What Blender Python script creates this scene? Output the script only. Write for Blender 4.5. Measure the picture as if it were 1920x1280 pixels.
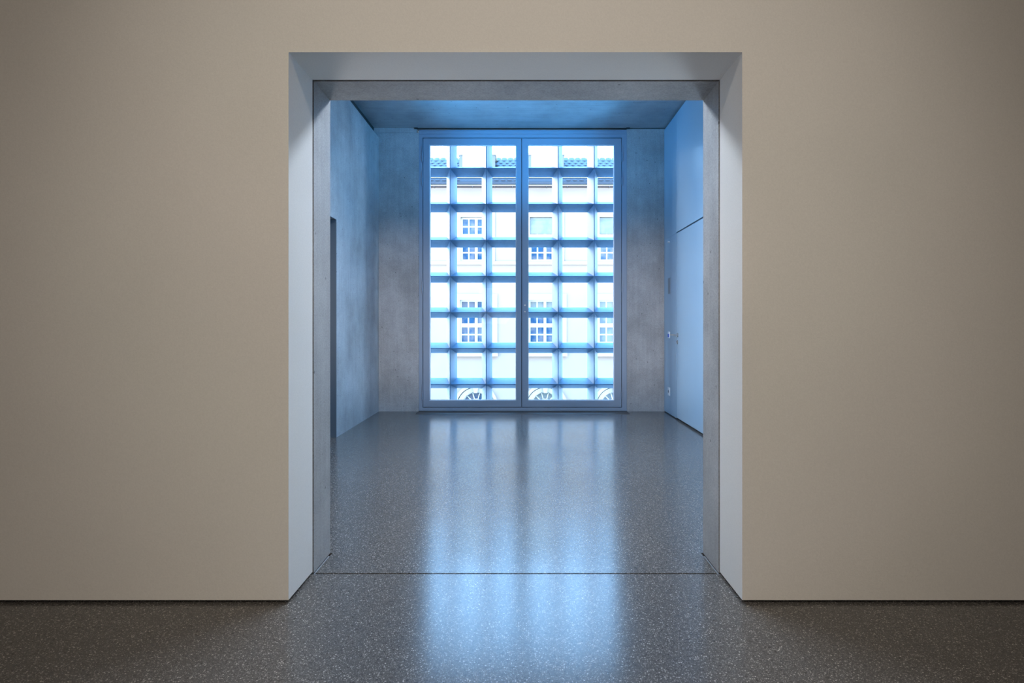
import bpy, bmesh, math, random
from mathutils import Vector, Matrix
random.seed(7)
for o in list(bpy.data.objects): bpy.data.objects.remove(o)
S = bpy.context.scene
COL = S.collection
PI = math.pi

# ------------------------------------------------------------------ camera
F = 1067.0; CZ = 1.25; VX, VY = 980.0, 605.0
cam = bpy.data.cameras.new('camera'); camo = bpy.data.objects.new('camera', cam); COL.objects.link(camo)
camo.location = (0, 0, CZ); camo.rotation_euler = (PI/2, 0, 0)
cam.sensor_width = 36; cam.lens = F/1920*36
cam.shift_x = -(VX-960)/1920; cam.shift_y = (VY-640)/1920
cam.clip_start = 0.05; cam.clip_end = 300
S.camera = camo
# ------------------------------------------------------------------ colour management
vs = S.view_settings
vs.view_transform = 'Standard'; vs.look = 'None'; vs.gamma = 1; vs.use_curve_mapping = False
vs.exposure = 0.0
# ------------------------------------------------------------------ world: bright overcast, bluish daylight
W = bpy.data.worlds.new('world'); S.world = W; W.use_nodes = True
wn = W.node_tree.nodes; wl = W.node_tree.links; wn.clear()
wo = wn.new('ShaderNodeOutputWorld'); wb = wn.new('ShaderNodeBackground')
wg = wn.new('ShaderNodeTexCoord'); ws = wn.new('ShaderNodeSeparateXYZ'); wr = wn.new('ShaderNodeValToRGB')
wl.new(wg.outputs['Generated'], ws.inputs[0]); wl.new(ws.outputs['Z'], wr.inputs[0])
wr.color_ramp.elements[0].position = 0.0; wr.color_ramp.elements[0].color = (0.50, 0.76, 1, 1)
wr.color_ramp.elements[1].position = 0.7; wr.color_ramp.elements[1].color = (0.16, 0.50, 1, 1)
wl.new(wr.outputs[0], wb.inputs[0]); wb.inputs[1].default_value = 18.0
wl.new(wb.outputs[0], wo.inputs[0])

def light(name, kind, loc, target, color, energy, **kw):
    l = bpy.data.lights.new(name, kind); l.color = color; l.energy = energy
    for k, v in kw.items(): setattr(l, k, v)
    o = bpy.data.objects.new(name, l); COL.objects.link(o); o.location = loc
    d = Vector(target) - Vector(loc)
    o.rotation_euler = d.to_track_quat('-Z', 'Y').to_euler()
    return o
# hazy sun low over the street, from the left
light('sun', 'SUN', (-7, 5, 4.2), (0, 0, 0), (1.0, 0.84, 0.66), 11.0, angle=math.radians(35))
WARM = (1.0, 0.915, 0.79)
# two gallery spotlights high in the hall behind the camera, crossing towards the opening
for sx in (-1, 1):
    light('gallery_spotlight', 'SPOT', (sx*2.6, -3.6, 6.55), (sx*-0.2, 2.54, 1.35), WARM, 590,
          spot_size=math.radians(37), spot_blend=1.0, shadow_soft_size=0.05)
# unseen warm fill lights added overhead and at the far end of the hall
light('hall_fill_light', 'AREA', (0.0, -1.6, 6.9), (0.0, -1.6, 0), WARM, 38, shape='RECTANGLE', size=5.0, size_y=1.2)
light('hall_rear_fill_light', 'AREA', (-1.2, -5.9, 1.9), (0.2, 8.0, 1.0), (1.0, 0.87, 0.75), 75, shape='RECTANGLE', size=2.4, size_y=1.4)
for sx in (-1, 1):
    light('back_wall_fill_spot', 'SPOT', (sx*2.5, -5.6, 1.9), (sx*-1.75, 8.03, 1.3), (1.0, 0.83, 0.66), 2600, spot_size=math.radians(12.5), spot_blend=1.0, shadow_soft_size=0.08)  # added warm fill through the opening onto the lower back wall
# unseen cool fill lights added in the ante-room
for sx in (-1, 1):
    light('ceiling_fill_spot', 'SPOT', (sx*1.88, 5.3, 2.6), (sx*-0.1, 7.25, 4.0), (0.05, 0.42, 1.0), 430, spot_size=math.radians(60), spot_blend=0.8, shadow_soft_size=0.12)  # added blue fill for the ceiling by the window
    light('side_wall_fill_spot', 'SPOT', (sx*1.72, 3.35, 2.9), (sx*-1.95, 6.1, 1.9), (0.05, 0.42, 1.0), 390, spot_size=math.radians(85), spot_blend=1.0, shadow_soft_size=0.15)  # added blue fill for the side walls
for sx, cc, en in ((-1, (0.96, 0.93, 0.93), 45), (1, (0.70, 0.86, 1.0), 56)):
    light('reveal_fill_spot', 'SPOT', (sx*1.45, 3.95, 0.2), (sx*-0.35, 2.75, 2.0), cc, en, spot_size=math.radians(110), spot_blend=0.9, shadow_soft_size=0.12)  # added fill for header and reveals, out of view behind the piers
light('lining_fill_light', 'AREA', (0.0, 4.7, 3.93), (0.0, 2.5, 0.6), (0.74, 0.85, 1.0), 260, shape='RECTANGLE', size=3.2, size_y=0.5)  # added fill for the opening's lining, hidden above the lintel

# ------------------------------------------------------------------ material helpers
def mat(name, col=(0.5,0.5,0.5), rough=0.6, metal=0.0, spec=0.5):
    m = bpy.data.materials.new(name); m.use_nodes = True
    b = m.node_tree.nodes['Principled BSDF']
    b.inputs['Base Color'].default_value = (*col, 1); b.inputs['Roughness'].default_value = rough
    b.inputs['Metallic'].default_value = metal; b.inputs['Specular IOR Level'].default_value = spec
    return m
class N:
    def __init__(s, m):
        s.t = m.node_tree; s.b = s.t.nodes['Principled BSDF']
        s.geo = s.t.nodes.new('ShaderNodeNewGeometry')
    def n(s, kind, **kw):
        x = s.t.nodes.new(kind)
        for k, v in kw.items(): setattr(x, k, v)
        return x
    def l(s, a, b): s.t.links.new(a, b)
    def pos(s, scale=(1,1,1)):
        mp = s.n('ShaderNodeMapping'); mp.inputs['Scale'].default_value = scale
        s.l(s.geo.outputs['Position'], mp.inputs[0]); return mp.outputs[0]
    def noise(s, scale, detail=4, rough=0.6, vec=(1,1,1)):
        x = s.n('ShaderNodeTexNoise'); x.inputs['Scale'].default_value = scale
        x.inputs['Detail'].default_value = detail; x.inputs['Roughness'].default_value = rough
        s.l(s.pos(vec), x.inputs['Vector']); return x.outputs['Fac']
    def ramp(s, fac, stops):
        r = s.n('ShaderNodeValToRGB'); e = r.color_ramp.elements
        while len(e) < len(stops): e.new(0.5)
        for i, (p, c) in enumerate(stops):
            e[i].position = p; e[i].color = (*c, 1) if len(c) == 3 else c
        s.l(fac, r.inputs[0]); return r.outputs[0]
    def mix(s, a, b, fac, blend='MIX'):
        x = s.n('ShaderNodeMix', data_type='RGBA', blend_type=blend)
        for inp, v in ((x.inputs[0], fac), (x.inputs[6], a), (x.inputs[7], b)):
            if hasattr(v, 'links') or hasattr(v, 'is_linked'): s.l(v, inp)
            else: inp.default_value = v if isinstance(v, float) else (*v, 1)
        return x.outputs[2]
    def bump(s, h, strength=0.2, dist=0.01):
        x = s.n('ShaderNodeBump'); x.inputs['Strength'].default_value = strength; x.inputs['Distance'].default_value = dist
        s.l(h, x.inputs['Height']); s.l(x.outputs[0], s.b.inputs['Normal'])

def make_plaster(name, col, dirt=True):
    m = mat(name, col, 0.75, spec=0.2); k = N(m)
    fine = k.noise(160, 3, 0.7)
    big = k.noise(1.3, 3, 0.5)
    c = k.mix(tuple(v*0.93 for v in col), tuple(min(1, v*1.05) for v in col), big)
    c = k.mix(c, k.ramp(fine, [(0.3, (0.86,)*3), (0.7, (1.0,)*3)]), 0.6, 'MULTIPLY')
    k.l(c, k.b.inputs['Base Color']); k.bump(fine, 0.25, 0.002)
    return m
M = {}
M['plaster'] = make_plaster('warm_white_plaster', (0.72, 0.695, 0.66))
M['lining'] = make_plaster('smooth_white_lining', (0.74, 0.73, 0.72))

def make_concrete(name, dark, light_, streak=(9, 9, 0.5), pits=True):
    m = mat(name, light_, 0.55, spec=0.35); k = N(m)
    cloud = k.noise(2.2, 6, 0.62)
    st = k.noise(2.6, 5, 0.65, streak)
    c = k.mix(dark, light_, k.ramp(cloud, [(0.2, (0,0,0)), (0.75, (1,1,1))]))
    c = k.mix(c, k.ramp(st, [(0.32, (0.78,)*3), (0.6, (1.04,)*3)]), 0.45, 'MULTIPLY')
    g = k.noise(110, 4, 0.7)
    c = k.mix(c, k.ramp(g, [(0.35, (0.6,)*3), (0.62, (1.08,)*3)]), 0.6, 'MULTIPLY')
    if pits:
        v = k.n('ShaderNodeTexVoronoi'); v.inputs['Scale'].default_value = 9
        k.l(k.pos((1, 1, 1)), v.inputs['Vector'])
        p = k.ramp(v.outputs['Distance'], [(0.0, (0.25,)*3), (0.055, (0.4,)*3), (0.085, (1,)*3)])
        c = k.mix(c, p, 0.8, 'MULTIPLY')
    k.l(c, k.b.inputs['Base Color']); k.bump(g, 0.25, 0.004)
    return m
M['concrete'] = make_concrete('board_marked_concrete', (0.24, 0.235, 0.23), (0.46, 0.455, 0.45))
M['concrete_h'] = make_concrete('concrete_soffit', (0.25, 0.245, 0.24), (0.46, 0.455, 0.45), (0.5, 9, 9))
M['concrete_tinted'] = make_concrete('daylight_tinted_concrete', (0.048, 0.12, 0.205), (0.08, 0.16, 0.265), (5, 5, 1), pits=False)  # neutral concrete, darkened, with the blue daylight cast put into its colour

def make_terrazzo():
    m = mat('ground_terrazzo', (0.12,)*3, 0.3); k = N(m)
    base = k.mix((0.075, 0.070, 0.066), (0.095, 0.089, 0.085), k.noise(1.1, 5, 0.6))
    v = k.n('ShaderNodeTexVoronoi'); v.inputs['Scale'].default_value = 230
    v2 = k.n('ShaderNodeTexVoronoi'); v2.inputs['Scale'].default_value = 125
    k.l(k.pos((1, 1, 1)), v.inputs['Vector']); k.l(k.pos((1, 1, 1)), v2.inputs['Vector'])
    def chips(vv, lo, hi):
        sp = k.n('ShaderNodeSeparateColor'); k.l(vv.outputs['Color'], sp.inputs[0])
        a = k.ramp(sp.outputs[0], [(lo, (0,0,0)), (hi, (1,1,1))])
        d = k.ramp(vv.outputs['Distance'], [(0.28, (1,1,1)), (0.42, (0,0,0))])
        return k.mix(a, d, 1.0, 'MULTIPLY')
    c = k.mix(base, (0.34, 0.315, 0.285), chips(v, 0.40, 0.9))
    c = k.mix(c, (0.42, 0.39, 0.35), chips(v2, 0.66, 0.95))
    c = k.mix(c, (0.035, 0.033, 0.032), k.ramp(k.noise(70, 2, 0.5), [(0.58, (0,0,0)), (0.68, (0.8,)*3)]))
    c = k.mix(c, k.ramp(k.noise(170, 3, 0.75), [(0.36, (0.45,)*3), (0.64, (1.45,)*3)]), 0.75, 'MULTIPLY')
    k.l(c, k.b.inputs['Base Color'])
    r = k.ramp(k.noise(0.9, 4, 0.6), [(0.3, (0.18,)*3), (0.7, (0.21,)*3)])
    k.l(r, k.b.inputs['Roughness'])
    k.bump(k.noise(24, 3, 0.6), 0.04, 0.003)
    k.b.inputs['Specular IOR Level'].default_value = 0.55
    return m
M['terrazzo'] = make_terrazzo()

def satin(name, col, rough, var=0.06):
    m = mat(name, col, rough); k = N(m)
    c = k.mix(tuple(v*(1-var) for v in col), tuple(min(1, v*(1+var)) for v in col), k.noise(1.7, 4, 0.6))
    k.l(c, k.b.inputs['Base Color']); k.bump(k.noise(60, 3, 0.6), 0.04, 0.002); return m
M['panel'] = satin('pale_lacquered_panel', (0.29, 0.40, 0.49), 0.3)
M['frame'] = satin('grey_painted_steel', (0.25, 0.30, 0.37), 0.38)
M['frame_edge'] = satin('pale_glazing_bead', (0.62, 0.64, 0.70), 0.4)
M['steel'] = mat('brushed_steel', (0.62, 0.6, 0.57), 0.28, 1.0)
M['dark'] = satin('dark_joint_filler', (0.02, 0.018, 0.016), 0.8)
M['shadow_gap'] = satin('brown_joint_board', (0.05, 0.035, 0.028), 0.85)
M['floor_band'] = satin('brown_floor_band', (0.07, 0.058, 0.05), 0.6)
M['dark_door'] = satin('slate_grey_door', (0.10, 0.115, 0.13), 0.5)
M['white_plastic'] = satin('white_plastic', (0.72, 0.74, 0.76), 0.35)
M['blue_plastic'] = satin('blue_plastic_insert', (0.02, 0.12, 0.65), 0.35)
M['grey_plastic'] = satin('grey_plastic', (0.22, 0.24, 0.26), 0.45)
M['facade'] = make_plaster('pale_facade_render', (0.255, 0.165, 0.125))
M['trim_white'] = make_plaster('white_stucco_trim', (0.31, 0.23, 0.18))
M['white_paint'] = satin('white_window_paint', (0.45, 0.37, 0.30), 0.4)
M['tile'] = satin('grey_blue_roof_tile', (0.030, 0.029, 0.040), 0.7, 0.15)
M['gutter'] = satin('brown_copper_gutter', (0.042, 0.021, 0.017), 0.5, 0.15)
M['pilaster'] = satin('grey_dormer_cladding', (0.075, 0.06, 0.055), 0.6)
M['eaves_shade'] = satin('eaves_shadow_blue', (0.006, 0.012, 0.025), 0.6)  # shadow under the eaves put into this near-black blue
M['asphalt'] = satin('pale_street_paving', (0.42, 0.40, 0.36), 0.9)
M['hall_ceiling'] = make_plaster('hall_ceiling_paint', (0.55, 0.53, 0.50))
def glassy(name, refl, tint=(1,1,1)):
    m = bpy.data.materials.new(name); m.use_nodes = True; t = m.node_tree; t.nodes.clear()
    o = t.nodes.new('ShaderNodeOutputMaterial'); mx = t.nodes.new('ShaderNodeMixShader')
    a = t.nodes.new('ShaderNodeBsdfTransparent'); g = t.nodes.new('ShaderNodeBsdfGlossy')
    a.inputs[0].default_value = (*tint, 1); g.inputs['Roughness'].default_value = 0.01
    f = t.nodes.new('ShaderNodeFresnel'); f.inputs[0].default_value = 1.3
    ml = t.nodes.new('ShaderNodeMath'); ml.operation = 'MULTIPLY'; ml.inputs[1].default_value = refl*0.2
    t.links.new(f.outputs[0], ml.inputs[0]); t.links.new(ml.outputs[0], mx.inputs[0])
    t.links.new(a.outputs[0], mx.inputs[1]); t.links.new(g.outputs[0], mx.inputs[2]); t.links.new(mx.outputs[0], o.inputs[0])
    return m
M['glass'] = glassy('clear_window_glass', 1.0, (0.97, 0.985, 1.0))
def pane_mat(name, c1, c2, rough=0.12):
    m = mat(name, c1, rough, spec=0.2); k = N(m)
    k.l(k.mix(c1, c2, k.ramp(k.noise(2.4, 3, 0.5), [(0.42, (0,0,0)), (0.58, (1,1,1))])), k.b.inputs['Base Color'])
    return m
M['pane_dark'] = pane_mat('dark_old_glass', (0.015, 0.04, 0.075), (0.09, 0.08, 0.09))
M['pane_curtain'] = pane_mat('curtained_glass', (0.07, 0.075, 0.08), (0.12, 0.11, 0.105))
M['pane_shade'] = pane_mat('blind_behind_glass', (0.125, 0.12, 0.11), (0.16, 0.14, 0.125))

# ------------------------------------------------------------------ geometry helpers
class MB:
    def __init__(s): s.bm = bmesh.new()
    def box(s, x0, x1, y0, y1, z0, z1):
        v = [s.bm.verts.new(p) for p in ((x0,y0,z0),(x1,y0,z0),(x1,y1,z0),(x0,y1,z0),(x0,y0,z1),(x1,y0,z1),(x1,y1,z1),(x0,y1,z1))]
        for f in ((0,3,2,1),(4,5,6,7),(0,1,5,4),(1,2,6,5),(2,3,7,6),(3,0,4,7)): s.bm.faces.new([v[i] for i in f])
        return s
    def prism(s, pts, axis, a, b):
        """pts: 2D outline, extruded from a to b along axis. axis x: (y,z); y: (x,z); z: (x,y)"""
        def P(p, t): return (t, p[0], p[1]) if axis == 'x' else (p[0], t, p[1]) if axis == 'y' else (p[0], p[1], t)
        A = [s.bm.verts.new(P(p, a)) for p in pts]; B = [s.bm.verts.new(P(p, b)) for p in pts]
        n = len(pts)
        s.bm.faces.new(A); s.bm.faces.new(B[::-1])
        for i in range(n): s.bm.faces.new((A[i], A[(i+1)%n], B[(i+1)%n], B[i]))
        return s
    def cyl(s, c, r, axis, l, n=20, r2=None):
        rr = r if r2 is None else r2
        R = {'x': Matrix.Rotation(PI/2, 4, 'Y'), 'y': Matrix.Rotation(-PI/2, 4, 'X'), 'z': Matrix.Identity(4)}[axis]
        bmesh.ops.create_cone(s.bm, cap_ends=True, segments=n, radius1=r, radius2=rr, depth=l, matrix=Matrix.Translation(c) @ R)
        return s
    def ring(s, ox0, ox1, oz0, oz1, ix0, ix1, iz0, iz1, y0, y1, open_bottom=False):
        """flat slab in XZ with a rectangular hole; open_bottom: hole reaches the lower edge"""
        if open_bottom:
            out = [(ox0,oz0),(ix0,oz0),(ix0,iz1),(ix1,iz1),(ix1,oz0),(ox1,oz0),(ox1,oz1),(ox0,oz1)]
            s.prism(out, 'y', y0, y1)
            return s
        O = [(ox0,oz0),(ox1,oz0),(ox1,oz1),(ox0,oz1)]; I = [(ix0,iz0),(ix1,iz0),(ix1,iz1),(ix0,iz1)]
        V = {}
        for tag, L in (('o', O), ('i', I)):
            for j, y in enumerate((y0, y1)):
                V[tag+str(j)] = [s.bm.verts.new((p[0], y, p[1])) for p in L]
        for i in range(4):
            k = (i+1) % 4
            s.bm.faces.new((V['o0'][i], V['o0'][k], V['i0'][k], V['i0'][i]))
            s.bm.faces.new((V['o1'][k], V['o1'][i], V['i1'][i], V['i1'][k]))
            s.bm.faces.new((V['o0'][k], V['o0'][i], V['o1'][i], V['o1'][k]))
            s.bm.faces.new((V['i0'][i], V['i0'][k], V['i1'][k], V['i1'][i]))
        return s
    def build(s, name, m, parent=None, bevel=0.0, smooth=False, **props):
        bm = s.bm
        bmesh.ops.recalc_face_normals(bm, faces=bm.faces)
        if bevel: bmesh.ops.bevel(bm, geom=[e for e in bm.edges if e.calc_face_angle(0) > 0.6], offset=bevel, segments=2, affect='EDGES', profile=0.5)
        vs_ = [v.co for v in bm.verts]
        lo = Vector([min(c[i] for c in vs_) for i in range(3)]); hi = Vector([max(c[i] for c in vs_) for i in range(3)])
        org = Vector(((lo.x+hi.x)/2, (lo.y+hi.y)/2, lo.z))
        for v in bm.verts: v.co -= org
        me = bpy.data.meshes.new(name); bm.to_mesh(me); bm.free(); me.materials.append(m)
        if smooth:
            for p in me.polygons: p.use_smooth = True
        o = bpy.data.objects.new(name, me); COL.objects.link(o)
        place(o, org, parent)
        for k, v in props.items(): o[k] = v
        return o
def wloc(o):
    p = Vector((0,0,0))
    while o is not None: p += o.location; o = o.parent
    return p
def place(o, world, parent):
    if parent is not None: o.parent = parent; o.location = Vector(world) - wloc(parent)
    else: o.location = world
def empty(name, loc, parent=None, **props):
    o = bpy.data.objects.new(name, None); COL.objects.link(o); o.empty_display_size = 0.1
    place(o, loc, parent)
    for k, v in props.items(): o[k] = v
    return o
def copy_tree(o, world, parent=None):
    c = o.copy(); COL.objects.link(c); c.parent = None; place(c, world, parent)
    for ch in [x for x in o.children]:
        d = ch.copy(); COL.objects.link(d); d.parent = c
    return c
ST = dict(kind='structure')
def box(name, x0, x1, y0, y1, z0, z1, m, parent=None, bevel=0.0, **props):
    return MB().box(x0,x1,y0,y1,z0,z1).build(name, M[m], parent, bevel, **props)

# ================================================================== THE SETTING
Y1, Y2, Y3, Y4 = 2.54, 2.838, 3.09, 8.03
XL, XR, ZT = -1.045, 0.980, 2.457
HX, HY, HZ = 4.6, -6.0, 7.0           # hall half width, back, height
GAP = 0.013
# hall: floor, plastered partition with opening, other walls, ceiling
box('floor', -HX, HX, HY, Y2-0.005, -0.12, 0, 'terrazzo', **ST)
MB().ring(-HX, HX, GAP, HZ, XL, XR, GAP, ZT, Y1, Y2-0.009, open_bottom=True).build('wall_front', M['plaster'], **ST)
MB().ring(-HX, HX, 0, 3, XL-0.03, XR+0.03, 0, ZT+0.03, Y1+0.03, Y2-0.03, open_bottom=True).build('wall_front_core', M['dark'], **ST)
box('wall_left', -HX-0.2, -HX, HY, Y2, 0, HZ, 'plaster', **ST)
box('wall_right', HX, HX+0.2, HY, Y2, 0, HZ, 'plaster', **ST)
box('wall_back', -HX-0.2, HX+0.2, HY-0.2, HY, 0, HZ, 'plaster', **ST)
box('ceiling', -HX-0.2, HX+0.2, HY-0.2, Y2, HZ, HZ+0.2, 'hall_ceiling', **ST)
# brown joint board between lining and raw concrete
MB().ring(-2.2, 2.2, 0.0, HZ, XL-0.008, XR+0.008, 0, ZT+0.008, Y2-0.010, Y2+0.010, open_bottom=True).build('trim_1', M['shadow_gap'], **ST)
# raw concrete portal
pts = [(-2.6, 0.0), (XL, 0.0), (XL, ZT), (XR, ZT), (XR, 0.0), (2.6, 0.0), (2.6, 4.0), (-2.6, 4.0)]
MB().prism(pts, 'y', Y2+0.009, Y3).build('wall_portal', M['concrete'], bevel=0.0, **ST)
# ante-room floor: slab with narrow joints along the portal, grey filler strips
WX0_, WX1_ = -1.4675, 1.4715
JX = 0.011
MB().prism([(XL+JX, Y2+0.005), (XR-JX, Y2+0.005), (XR-JX, Y3+0.004), (2.3, Y3+0.004), (2.3, Y4+0.30), (-2.5, Y4+0.30), (-2.5, Y3+0.004), (XL+JX, Y3+0.004)],
           'z', -0.12, 0.0).build('floor', M['terrazzo'], **ST)
box('trim_2', -2.6, 2.6, Y2-0.05, Y3+0.05, -0.2, -0.125, 'dark', **ST)
for nm, a, b in (('trim_3', XL, XL+JX-0.004), ('trim_4', XR-JX+0.004, XR)):
    box(nm, a, b, Y2+0.004, Y3-0.03, -0.12, -0.004, 'grey_plastic', **ST)
    box(nm+'_joint', a, b, Y3-0.03, Y3+0.004, -0.12, -0.03, 'dark', **ST)
box('trim_5', -1.05, 0.985, Y2-0.0055, Y2+0.0055, -0.12, -0.008, 'dark', **ST)
MB().box(WX0_, WX1_, 7.775, 8.04, -0.01, 0.0015).build('trim_9', M['floor_band'], **ST)  # dark brown band on the floor below the window
# ante-room left wall with a doorway niche, kept below the ceiling by a dark gap
LX, RX = -2.03, 1.995
NY0, NY1, NZ = 5.0, 6.21, 2.375
MB().prism([(Y3, 0), (NY0, 0), (NY0, NZ), (NY1, NZ), (NY1, 0), (Y4, 0), (Y4, 3.862), (Y3, 3.862)], 'x', LX-0.3, LX).build('wall_side_left', M['concrete'], **ST)
box('wall_side_left_core', LX-0.3, LX-0.07, Y3, Y4, 3.862, 4.0, 'dark', **ST)
d2 = empty('door_2', (LX-0.31, (NY0+NY1)/2, 0), **ST)
box('door_leaf', LX-0.35, LX-0.30, NY0-0.05, NY1+0.05, 0.0, NZ+0.05, 'dark_door', d2)
box('jamb_panel', LX-0.298, LX-0.001, NY1-0.012, NY1-0.001, 0.0, NZ-0.001, 'dark_door', d2)  # thin dark panel added over the far jamb of the niche
h = MB().cyl((LX-0.275, NY0+0.12, 1.05), 0.026, 'x', 0.05, 20); h.box(LX-0.258, LX-0.242, NY0+0.11, NY0+0.24, 1.04, 1.06)
h.build('door_handle', M['steel'], d2)
box('ceiling', -2.6, 2.6, Y3, Y4+0.3, 4.0, 4.3, 'concrete_h', **ST)
# back wall beside the window
sB = Y4/F
def bx(x): return (x-VX)*sB
def bz(y): return CZ+(VY-y)*sB
WX0, WX1 = bx(785), bx(1175.5)
for nm, a, b in (('wall_window_left', LX-0.3, WX0), ('wall_window_right', WX1, 2.6)):
    top = 3.93 if nm.endswith('left') else 3.985
    box(nm, a, b, Y4, Y4+0.3, 0, top, 'concrete', bevel=0.0, **ST)
box('trim_6', LX-0.3, WX0-0.03, Y4+0.006, Y4+0.3, 3.934, 4.0, 'concrete', **ST)
box('trim_7', WX1+0.03, 2.6, Y4+0.02, Y4+0.3, 3.985, 4.0, 'dark', **ST)
# curtain-less ceiling track above the window
tr = MB().box(bx(777), bx(1180), Y4-0.004, Y4+0.02, 3.987, 3.995).build('trim_8', M['dark'], **ST)
for a in (777, 1174): box('track_end', bx(a), bx(a)+0.05, Y4-0.02, Y4+0.0, 3.983, 3.997, 'dark', tr)
# right wall: lacquered panels
PY = 7.39; DY0 = 6.20; DZ = 2.413; TX = 0.05
box('wall_side_right', RX+TX, RX+TX+0.25, Y3, Y4, 0, 4.0, 'dark', **ST)
wp = empty('wall_panelling', (RX+TX, 5.5, 0), **ST)
g = 0.003
def panel(y0, y1, z0, z1): return box('wall_panel', RX, RX+TX, y0, y1, z0, z1, 'panel', wp, 0.0015)
panel(PY+g, Y4-0.008, 0.012, DZ-0.001)
panel(PY-0.002, Y4-0.008, DZ+0.001, 3.965)
panel(DY0, PY-0.004, DZ+0.012, 3.965)
panel(Y3, DY0-0.004, DZ+0.006, 3.965)
panel(Y3, DY0-0.004, 0.012, DZ)
d1 = empty('door_1', (RX, (PY+DY0)/2, 0), **ST)
box('door_leaf', RX+0.002, RX+TX-0.005, DY0+g, PY-g, 0.022, DZ-0.004, 'panel', d1, 0.0015)
hy = PY-0.062; hz = CZ-(628-VY)*(hy/F)
hb = MB().cyl((RX-0.004, hy, hz), 0.027, 'x', 0.012, 28).build('rosette', M['steel'], d1, smooth=False)
hb = MB(); hb.cyl((RX-0.032, hy, hz), 0.010, 'x', 0.056, 16); hb.cyl((RX-0.055, hy+0.062, hz), 0.0095, 'y', 0.14, 16)
hb.build('door_handle', M['steel'], d1)
kz = hz-0.092
MB().cyl((RX-0.004, hy, kz), 0.024, 'x', 0.012, 28).build('keyhole_plate', M['steel'], d1)
kh = MB().cyl((RX-0.0105, hy, kz+0.006), 0.009, 'x', 0.004, 14); kh.box(RX-0.0125, RX-0.0085, hy-0.004, hy+0.004, kz-0.016, kz+0.004)
kh.build('keyhole', M['dark'], d1)
for zz in (0.25, 1.2, 2.15):
    MB().cyl((RX-0.004, DY0, zz), 0.008, 'z', 0.1, 12).build('hinge', M['steel'], d1)

# ------------------------------------------------------------------ the window
w = empty('window_1', (0, Y4, 0), **ST)
fy = Y4+0.01
MB().ring(WX0, WX1, 0.006, bz(243), bx(792), bx(1166.3), bz(764), bz(257.5), fy, fy+0.12).build('window_frame', M['frame'], w, 0.002)
MB().ring(WX0+0.004, WX1-0.004, bz(251), bz(244), WX0+0.03, WX1-0.03, bz(250.2), bz(245.2), fy-0.008, fy).build('head_moulding', M['frame'], w)
box('window_stop', bx(791), bx(1167), fy+0.07, fy+0.08, bz(764.6), bz(751.5), 'dark', w)
box('window_stop', bx(791), bx(1167), fy+0.07, fy+0.08, bz(269.5), bz(256.8), 'dark', w)
for a, b in ((791, 804.5), (968.5, 989.5), (1152.8, 1167)):
    box('window_stop', bx(a), bx(b), fy+0.068, fy+0.078, bz(764.6), bz(256.8), 'dark', w)
for side, (x0, x1, g0, g1) in enumerate(((793.0, 977.5, 805, 968), (978.6, 1165.3, 990, 1152.3))):
    leaf = MB().ring(bx(x0), bx(x1), bz(763.1), bz(258.6), bx(g0), bx(g1), bz(751), bz(270.3), fy+0.002, fy+0.066).build('casement', M['frame'], w, 0.003)
    MB().ring(bx(g0)-0.001, bx(g1)+0.001, bz(751)-0.001, bz(270.3)+0.001, bx(g0)+0.009, bx(g1)-0.009, bz(751)+0.009, bz(270.3)-0.009, fy+0.024, fy+0.05).build('glazing_bead', M['frame_edge'], leaf)
    box('pane', bx(g0)+0.004, bx(g1)-0.004, fy+0.034, fy+0.040, bz(751)+0.004, bz(270.3)-0.004, 'glass', leaf)
    hx = bx(791.3 if side == 0 else 1166.9)
    for ya, yb in ((273, 302), (320, 346), (521, 548), (722, 749)):
        for (p, q, r) in ((ya, (ya+yb)/2-0.3, 0.0075), ((ya+yb)/2+0.3, yb, 0.0105)):
            MB().cyl((hx, fy-0.006, (bz(p)+bz(q))/2), r, 'z', abs(bz(p)-bz(q)), 12).build('hinge', M['frame'], w)
        MB().cyl((hx, fy-0.006, bz(yb)-0.006), 0.009, 'z', 0.012, 12, 0.004).build('hinge_finial', M['frame'], w)
# lock fittings on the meeting stile
lx = bx(984.3)
MB().cyl((lx, fy-0.004, bz(572)), 0.021, 'y', 0.012, 28, 0.018).build('lock_rosette', M['frame'], w)
MB().cyl((lx, fy-0.012, bz(572)), 0.010, 'y', 0.010, 20).build('lock_spindle', M['steel'], w)
ov = MB(); 
ovp = [(lx+0.018*math.cos(a), bz(585.5)+0.012*(1 if math.sin(a) > 0 else -1)*(1 if abs(math.sin(a)) > 1e-6 else 0)+0.018*math.sin(a)) for a in [i*PI/12 for i in range(24)]]
ov.prism(ovp, 'y', fy-0.012, fy+0.002); ov.build('lock_escutcheon', M['frame'], w, 0.001)
MB().cyl((lx, fy-0.014, bz(584)), 0.008, 'y', 0.008, 16).build('lock_cylinder', M['steel'], w)

# ------------------------------------------------------------------ small wall fittings on the right wall (each a thing)
def on_right(x): return F*RX/(x-VX)
def rz(x, y): return CZ+(VY-y)*on_right(x)/F
def plate(name, x, y, hw, hh, label, cat):
    yy, zz = on_right(x), rz(x, y)
    t = empty(name, (RX, yy, zz-hh), label=label, category=cat)
    box('cover_plate', RX-0.009, RX+0.0, yy-hw, yy+hw, zz-hh, zz+hh, 'white_plastic', t, 0.002)
    return t, yy, zz
t, yy, zz = plate('light_switch', 1254.8, 627.5, 0.040, 0.044, 'small white switch plate with blue insert, beside the door handle', 'switch')
box('rocker', RX-0.014, RX-0.008, yy-0.027, yy+0.027, zz-0.032, zz+0.012, 'blue_plastic', t, 0.001, label='blue insert')
box('rocker', RX-0.013, RX-0.008, yy-0.027, yy+0.027, zz+0.014, zz+0.032, 'white_plastic', t, 0.001)
t, yy, zz = plate('wall_socket', 1254.8, 733.5, 0.042, 0.056, 'white socket plate low on the pale right wall near the floor', 'socket')
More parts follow.
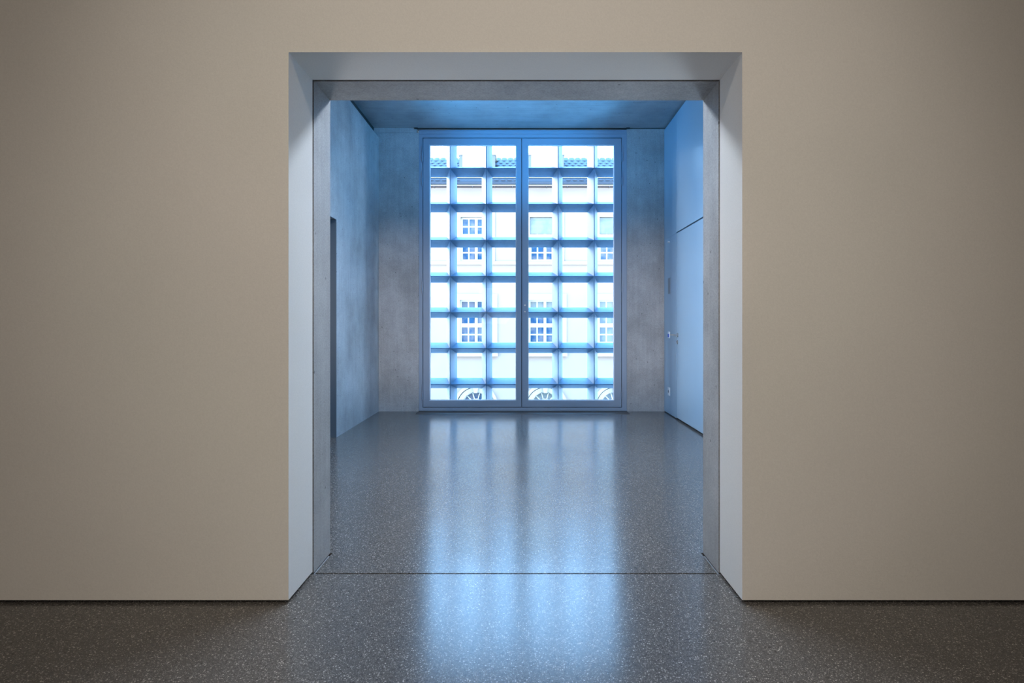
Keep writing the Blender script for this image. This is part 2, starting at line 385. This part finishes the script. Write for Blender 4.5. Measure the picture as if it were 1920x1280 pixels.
MB().cyl((RX-0.010, yy, zz), 0.021, 'x', 0.004, 24).build('socket_face', M['grey_plastic'], t)
for dy in (-0.009, 0.009): MB().cyl((RX-0.0125, yy+dy, zz), 0.003, 'x', 0.002, 10).build('socket_hole', M['dark'], t)
yy, zz = on_right(1255), rz(1255, 536)
t = empty('ventilation_slot', (RX, yy, zz-0.12), label='tall grey recessed slot panel on the right wall above the switch', category='wall panel')
box('cover_plate', RX-0.004, RX, yy-0.055, yy+0.055, zz-0.105, zz+0.105, 'grey_plastic', t, 0.001)
for s_ in (-1, 1): box('end_cap', RX-0.008, RX, yy-0.07, yy+0.07, zz+s_*0.112-0.004, zz+s_*0.112+0.004, 'panel', t)
yy, zz = on_right(1255.6), rz(1255.6, 453.5)
t = MB().cyl((RX-0.012, yy, zz), 0.013, 'x', 0.024, 16, 0.009).build('wall_sensor', M['white_plastic'], label='tiny round white knob high on right wall left of the door top', category='sensor')

# ================================================================== CONCRETE LATTICE OUTSIDE THE WINDOW
YG, YB = 8.90, 9.128
PITCH = 67.55*YG/F; ZG = CZ+(VY-585.5)*YG/F; HB = 0.0834; FB = 0.006
lat = empty('concrete_lattice', (0, YG, -4.6), label='pale concrete lattice of square cells with wedge shaped bars just outside the window', category='facade screen')
zlo, zhi = ZG-10*PITCH, ZG+9*PITCH
xlo, xhi = -7*PITCH, 7*PITCH
vf = None
for k in range(-7, 8):
    cx = k*PITCH-0.008
    if vf is None:
        vf = MB().prism([(cx-FB, YG), (cx+FB, YG), (cx+HB, YB), (cx-HB, YB)], 'z', zlo, zhi).build('vertical_bar', M['concrete_tinted'], lat)
        x_first = cx
    else:
        c = vf.copy(); COL.objects.link(c); c.location = vf.location + Vector((cx-x_first, 0, 0))
hf = None
for k in range(-10, 10):
    cz = ZG+k*PITCH
    if hf is None:
        hf = MB().prism([(YG, cz-FB), (YG, cz+FB), (YB-0.003, cz+HB), (YB-0.003, cz-HB)], 'x', xlo-HB, xhi+HB).build('horizontal_bar', M['concrete_tinted'], lat)
        z_first = cz
    else:
        c = hf.copy(); COL.objects.link(c); c.location = hf.location + Vector((0, 0, cz-z_first))
# our own outer wall around the window (never seen from inside, shades the lattice)
MB().ring(-4.4, 4.4, -4.6, 6.8, -2.6, 2.6, -0.12, 4.3, Y4+0.05, Y4+0.3).build('wall_outer', M['concrete_tinted'], **ST)

# ================================================================== OPPOSITE BUILDING
YF = 22.5; sF = YF/F
def fx(x): return (x-VX)*sF
def fz(y): return CZ+(VY-y)*sF
GZ = -4.6
box('ground', -16, 16, Y4+0.3, YF+3, GZ-0.2, GZ, 'asphalt', **ST)
bd = empty('building', (0, YF, GZ), label='long pale rendered building across the street with tiled roof and gridded windows', category='building')
CX = [762.5, 892.5, 1022.0, 1152.5, 1283.0]
bay = 130.1
EX0, EX1 = fx(560), fx(1480)
cols = [fx(c) for c in CX]
w1 = 28.8*sF; w2 = 30.5*sF; ra = 26*sF
# wall built in strips around real openings
wl_ = MB()
D0, D1 = YF, YF+0.35
def strip(z0, z1, hw):
    xs = [EX0]
    for c in cols: xs += [c-hw, c+hw]
    xs.append(EX1)
    for i in range(0, len(xs), 2): wl_.box(xs[i], xs[i+1], D0, D1, z0, z1)
zt = fz(352)
wl_.box(EX0, EX1, D0, D1, fz(407), zt)
strip(fz(489), fz(407), w1)
wl_.box(EX0, EX1, D0, D1, fz(562), fz(489))
strip(fz(659), fz(562), w2)
# zone with the arched heads
za, zc = fz(725), fz(760)
wl_.box(EX0, EX1, D0, D1, za, fz(659))
xs = [EX0] + [v for c in cols for v in (c-bay/2*sF, c+bay/2*sF)] + [EX1]
wl_.box(EX0, cols[0]-bay/2*sF, D0, D1, zc, za); wl_.box(cols[-1]+bay/2*sF, EX1, D0, D1, zc, za)
for i, c in enumerate(cols):
    arc = [(c+ra*math.cos(a), zc+ra*math.sin(a)) for a in [PI-j*PI/24 for j in range(25)]]
    L = cols[i]-bay/2*sF if i == 0 else (cols[i-1]+cols[i])/2
    R = cols[i]+bay/2*sF if i == len(cols)-1 else (cols[i]+cols[i+1])/2
    half = 12
    wl_.prism([(L, zc)] + arc[:half+1] + [(c, za), (L, za)], 'y', D0, D1)
    wl_.prism(arc[half:] + [(R, zc), (R, za), (c, za)], 'y', D0, D1)
strip(GZ, zc, ra)
wl_.box(EX0, EX1, D1+0.02, D1+0.2, GZ, zt)
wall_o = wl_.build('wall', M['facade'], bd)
# string courses
box('string_course', EX0, EX1, YF-0.10, YF, fz(496), fz(490), 'trim_white', bd)
# windows
def make_window(c, z0, z1, hw, rows_up, rows_dn, rail, pm):
    fr = MB(); yA, yB = YF+0.11, YF+0.17
    mu = 2.4*sF; W0, W1 = c-hw, c+hw; fw = 3.2*sF
    panes = []
    colx = []
    inner0, inner1 = W0+fw, W1-fw
    half = ((inner1-inner0)-2*mu)/2
    pw = (half-2.4*sF)/2
    for s0 in (inner0, c+mu):
        colx += [(s0, s0+pw), (s0+pw+2.4*sF, s0+2*pw+2.4*sF)]
    zr = rail
    # frame members
    fr.box(W0, W0+fw, yA, yB, z0, z1); fr.box(W1-fw, W1, yA, yB, z0, z1)
    fr.box(W0+fw, W1-fw, yA, yB, z1-3.2*sF, z1); fr.box(W0+fw, W1-fw, yA, yB, z0, z0+3.2*sF)
    fr.box(c-mu, c+mu, yA-0.02, yB, z0+3.2*sF, z1-3.2*sF)
    fr.box(W0+fw, c-mu, yA, yB, zr[0], zr[1]); fr.box(c+mu, W1-fw, yA, yB, zr[0], zr[1])
    def field(za_, zb_, n):
        h_ = (zb_-za_-(n-1)*2.4*sF)/n
        out = []
        for i in range(n): out.append((za_+i*(h_+2.4*sF), za_+i*(h_+2.4*sF)+h_))
        return out
    rows = field(z0+3.2*sF, zr[0], rows_dn) + field(zr[1], z1-3.2*sF, rows_up)
    for i in range(len(rows)-1):
        a, b = rows[i][1], rows[i+1][0]
        if b-a < 2.6*sF:
            for (p, q) in ((W0+fw, c-mu), (c+mu, W1-fw)): fr.box(p, q, yA+0.01, yB, a, b)
    for k in (0, 2): fr.box(colx[k][1], colx[k+1][0], yA+0.012, yB-0.002, z0+3.2*sF, z1-3.2*sF)
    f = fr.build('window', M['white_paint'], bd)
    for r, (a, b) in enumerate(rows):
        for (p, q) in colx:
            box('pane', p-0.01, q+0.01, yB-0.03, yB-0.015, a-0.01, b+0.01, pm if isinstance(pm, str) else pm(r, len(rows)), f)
    return f
for i, c in enumerate(cols):
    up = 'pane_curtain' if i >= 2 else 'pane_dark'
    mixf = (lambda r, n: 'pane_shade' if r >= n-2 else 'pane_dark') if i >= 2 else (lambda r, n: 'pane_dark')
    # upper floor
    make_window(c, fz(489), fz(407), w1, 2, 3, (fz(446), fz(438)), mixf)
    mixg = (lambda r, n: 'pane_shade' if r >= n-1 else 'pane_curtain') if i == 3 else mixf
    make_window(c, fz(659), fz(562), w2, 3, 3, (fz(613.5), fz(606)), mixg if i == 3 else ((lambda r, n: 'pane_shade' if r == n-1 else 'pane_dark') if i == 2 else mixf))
    # roller blinds, half drawn, in the second and third window axes
    if i in (2, 3):
        bl = MB()
        nb = 12; z_a, z_b = fz(438), fz(408)
        for j in range(nb):
            u = z_a+(z_b-z_a)*j/nb; v = z_a+(z_b-z_a)*(j+1)/nb
            bl.box(c-w1+0.02, c+w1-0.02, YF+0.055, YF+0.075, u+0.003, v)
        bl.build('roller_blind', M['pane_shade'], bd)
    # surrounds
    MB().ring(c-35.5*sF, c+35.5*sF, fz(489.5), fz(397), c-w1, c+w1, fz(489), fz(407), YF-0.07, YF).build('window_surround', M['trim_white'], bd)
    MB().ring(c-40*sF, c+40*sF, fz(659.4), fz(551), c-w2, c+w2, fz(659), fz(562), YF-0.07, YF).build('window_surround', M['trim_white'], bd)
    box('window_sill', c-41*sF, c+41*sF, YF-0.18, YF, fz(667.5), fz(660), 'trim_white', bd)
    # arched window: moulding, keystone, frame with radiating bars
    def arcband(r0, r1, y0, y1, n=28, a0=0, a1=PI):
        m_ = MB()
        A = [a0+(a1-a0)*j/n for j in range(n+1)]
        q = []
        for a in A:
            q.append([m_.bm.verts.new((c+r*math.cos(a), y, zc+r*math.sin(a))) for r, y in ((r0, y0), (r1, y0), (r1, y1), (r0, y1))])
        for j in range(n):
            for t_ in range(4):
                m_.bm.faces.new((q[j][t_], q[j][(t_+1) % 4], q[j+1][(t_+1) % 4], q[j+1][t_]))
        m_.bm.faces.new(q[0]); m_.bm.faces.new(q[-1][::-1])
        return m_
    arcband(ra, 34*sF, YF-0.10, YF).build('arch_moulding', M['trim_white'], bd)
    arcband(35.5*sF, 41*sF, YF-0.14, YF).build('arch_moulding', M['trim_white'], bd)
    MB().prism([(c-3.2*sF, fz(735.5)), (c+3.2*sF, fz(735.5)), (c+6.5*sF, fz(716)), (c-6.5*sF, fz(716))], 'y', YF-0.22, YF).build('keystone', M['trim_white'], bd, 0.01)
    af = arcband(ra-2*sF, ra+0.01, YF+0.1, YF+0.17)
    for rr in (11.5*sF,):
        n = 20; q = []
        for j in range(n+1):
            a = PI*j/n
            q.append([af.bm.verts.new((c+r*math.cos(a), y, zc+r*math.sin(a))) for r, y in ((rr-1.6*sF, YF+0.1), (rr+0.8*sF, YF+0.1), (rr+0.8*sF, YF+0.16), (rr-1.6*sF, YF+0.16))])
        for j in range(n):
            for t_ in range(4): af.bm.faces.new((q[j][t_], q[j][(t_+1) % 4], q[j+1][(t_+1) % 4], q[j+1][t_]))
    for a in (18, 46, 74, 106, 134, 162):
        a = math.radians(a); u = Vector((math.cos(a), math.sin(a))); nrm = Vector((-u.y, u.x))*0.9*sF
        p0, p1 = u*(rr), u*(ra-1*sF)
        af.prism([(c+(p0+nrm).x, zc+(p0+nrm).y), (c+(p0-nrm).x, zc+(p0-nrm).y), (c+(p1-nrm).x, zc+(p1-nrm).y), (c+(p1+nrm).x, zc+(p1+nrm).y)], 'y', YF+0.1, YF+0.16)
    af.box(c-ra, c+ra, YF+0.1, YF+0.17, zc-0.05, zc+0.04)
    af.box(c-0.04, c+0.04, YF+0.1, YF+0.17, GZ+0.3, zc); af.box(c-ra, c-ra+0.07, YF+0.1, YF+0.17, GZ, zc); af.box(c+ra-0.07, c+ra, YF+0.1, YF+0.17, GZ, zc)
    aw = af.build('arched_window', M['white_paint'], bd)
    pm = 'pane_shade' if i == 2 else 'pane_curtain' if i > 2 else 'pane_dark'
    ang = [0, 18, 46, 74, 106, 134, 162, 180]
    for j in range(7):
        a0, a1 = math.radians(ang[j]), math.radians(ang[j+1])
        pts = [(c+r*math.cos(a), zc+r*math.sin(a)) for r, seq in ((rr, (a0, (a0+a1)/2, a1)), (ra-0.02, (a1, a1*.67+a0*.33, a1*.33+a0*.67, a0))) for a in seq]
        MB().prism(pts, 'y', YF+0.13, YF+0.145).build('pane', M[pm], aw)
    pts = [(c+(rr-0.01)*math.cos(a), zc+(rr-0.01)*math.sin(a)) for a in [PI*j/12 for j in range(13)]]
    MB().prism(pts, 'y', YF+0.13, YF+0.145).build('pane', M[pm], aw)
    box('pane', c-ra+0.06, c+ra-0.06, YF+0.13, YF+0.145, GZ+0.3, zc-0.05, pm, aw)
# eaves, gutter
box('eaves_shade_board', EX0, EX1, YF-0.32, YF+0.3, fz(344.5)-0.0, fz(339)+0.02, 'eaves_shade', bd)  # board coloured as the shadow under the eaves
YGt = YF-0.42; kG = YGt/F
gz = CZ+(VY-349)*kG
gm = MB(); n = 12; r = 3.3*kG
prof = [(YGt+r*1.3*math.cos(a), gz+r*math.sin(a)+r*0.2) for a in [PI+PI*j/n for j in range(n+1)]]
prof += [(YGt+(r-0.012)*1.3*math.cos(a), gz+(r-0.012)*math.sin(a)+r*0.2) for a in [2*PI-PI*j/n for j in range(n+1)]]
gm.prism(prof, 'x', EX0, EX1)
gm.build('gutter', M['gutter'], bd, smooth=False)
MB().cyl(((EX0+EX1)/2, YGt-r*1.3, gz+r*0.25), 0.007, 'x', EX1-EX0, 10).build('gutter_bead', M['white_plastic'], bd)
for xq in (814.5, 886.5, 928, 961, 1025, 1064, 1142):
    MB().box((xq-VX)*kG-0.012, (xq-VX)*kG+0.012, YGt-r*1.35, YGt+r, gz-r*0.95, gz+r*0.25).build('gutter_bracket', M['gutter'], bd)
# roof: pitched deck, round-ended tiles one by one, sheet-metal eaves strip, dormers
y0r, z0r = YF-0.30, CZ+(VY-338.5)*(YF-0.30)/F
SL = math.atan(0.84); t_len = 2.0
yr, zr_ = y0r+t_len*math.cos(SL), z0r+t_len*math.sin(SL)
dk = MB().prism([(y0r, z0r-0.02), (yr, zr_-0.02), (yr+5.0, zr_+0.3), (yr+5.0, zr_-0.6), (y0r+0.9, z0r-0.35), (y0r, z0r-0.12)], 'x', EX0, EX1)
dk.build('roof', M['tile'], bd)
TW = 12.1*sF; rowp = 0.222
tm = bmesh.new(); nseg = 8
def tileprof(u): return 0.022*math.cos(u*PI)
top_, low = [], []
L = rowp*1.25
for j in range(nseg+1):
    u = -0.5+j/nseg
    bul = 0.05*math.cos(u*PI)
    top_.append(tm.verts.new((u*TW*0.97, 0.0-bul, 0.032+tileprof(u))))
    low.append(tm.verts.new((u*TW*0.97, L, 0.012+tileprof(u)*0.8)))
bot_ = [tm.verts.new(v.co+Vector((0, 0, -0.035))) for v in top_]
for j in range(nseg):
    tm.faces.new((top_[j], top_[j+1], low[j+1], low[j])); tm.faces.new((bot_[j+1], bot_[j], top_[j], top_[j+1])[::-1])
bmesh.ops.recalc_face_normals(tm, faces=tm.faces)
tme = bpy.data.meshes.new('roof_tile'); tm.to_mesh(tme); tm.free(); tme.materials.append(M['tile'])
dorm = [fx(894.3), fx(1024.0)]; dhw = 33.2*sF
bw = wloc(bd)
for r in range(9):
    s_ = r*rowp
    yy, zz = y0r+s_*math.cos(SL), z0r+s_*math.sin(SL)
    for k in range(-17, 18):
        x = k*TW + (TW/2 if r % 2 else 0)
        if x < fx(785)-0.1 or x > fx(1180)+0.25: continue
        if any(abs(x-d) < dhw+0.02 for d in dorm): continue
        o = bpy.data.objects.new('roof_tile', tme); COL.objects.link(o); o.parent = bd
        o.location = Vector((x, yy, zz))-bw; o.rotation_euler = (SL, 0, random.uniform(-.01, .01))
# white sheet-metal strip along the eaves
sm_ = MB(); a_, b_ = 0.06, 0.50
def rp(s, off): return (y0r+s*math.cos(SL)-off*math.sin(SL), z0r+s*math.sin(SL)+off*math.cos(SL))
sm_.prism([rp(a_, 0.10), rp(b_, 0.10), rp(b_, 0.115), rp(a_, 0.115)], 'x', EX0, EX1)
sm_.build('eaves_sheet', M['white_paint'], bd)
for d in dorm:
    dm = MB()
    yf_ = YF+0.15
    zb_ = z0r+0.25; ztp = fz(289)
    dm.box(d-dhw+0.10, d+dhw-0.10, yf_, yf_+1.35, zb_, ztp)
    dd = dm.build('dormer', M['white_paint'], bd)
    for s_ in (-1, 1):
        xx = d+s_*(dhw-0.05)
        MB().box(xx-0.06, xx+0.06, yf_-0.05, yf_+0.12, zb_, fz(289.5)).build('dormer_pilaster', M['pilaster'], dd)
    MB().box(d-dhw-0.05, d+dhw+0.05, yf_-0.10, yf_+1.4, ztp, ztp+0.05).build('dormer_roof', M['white_paint'], dd)
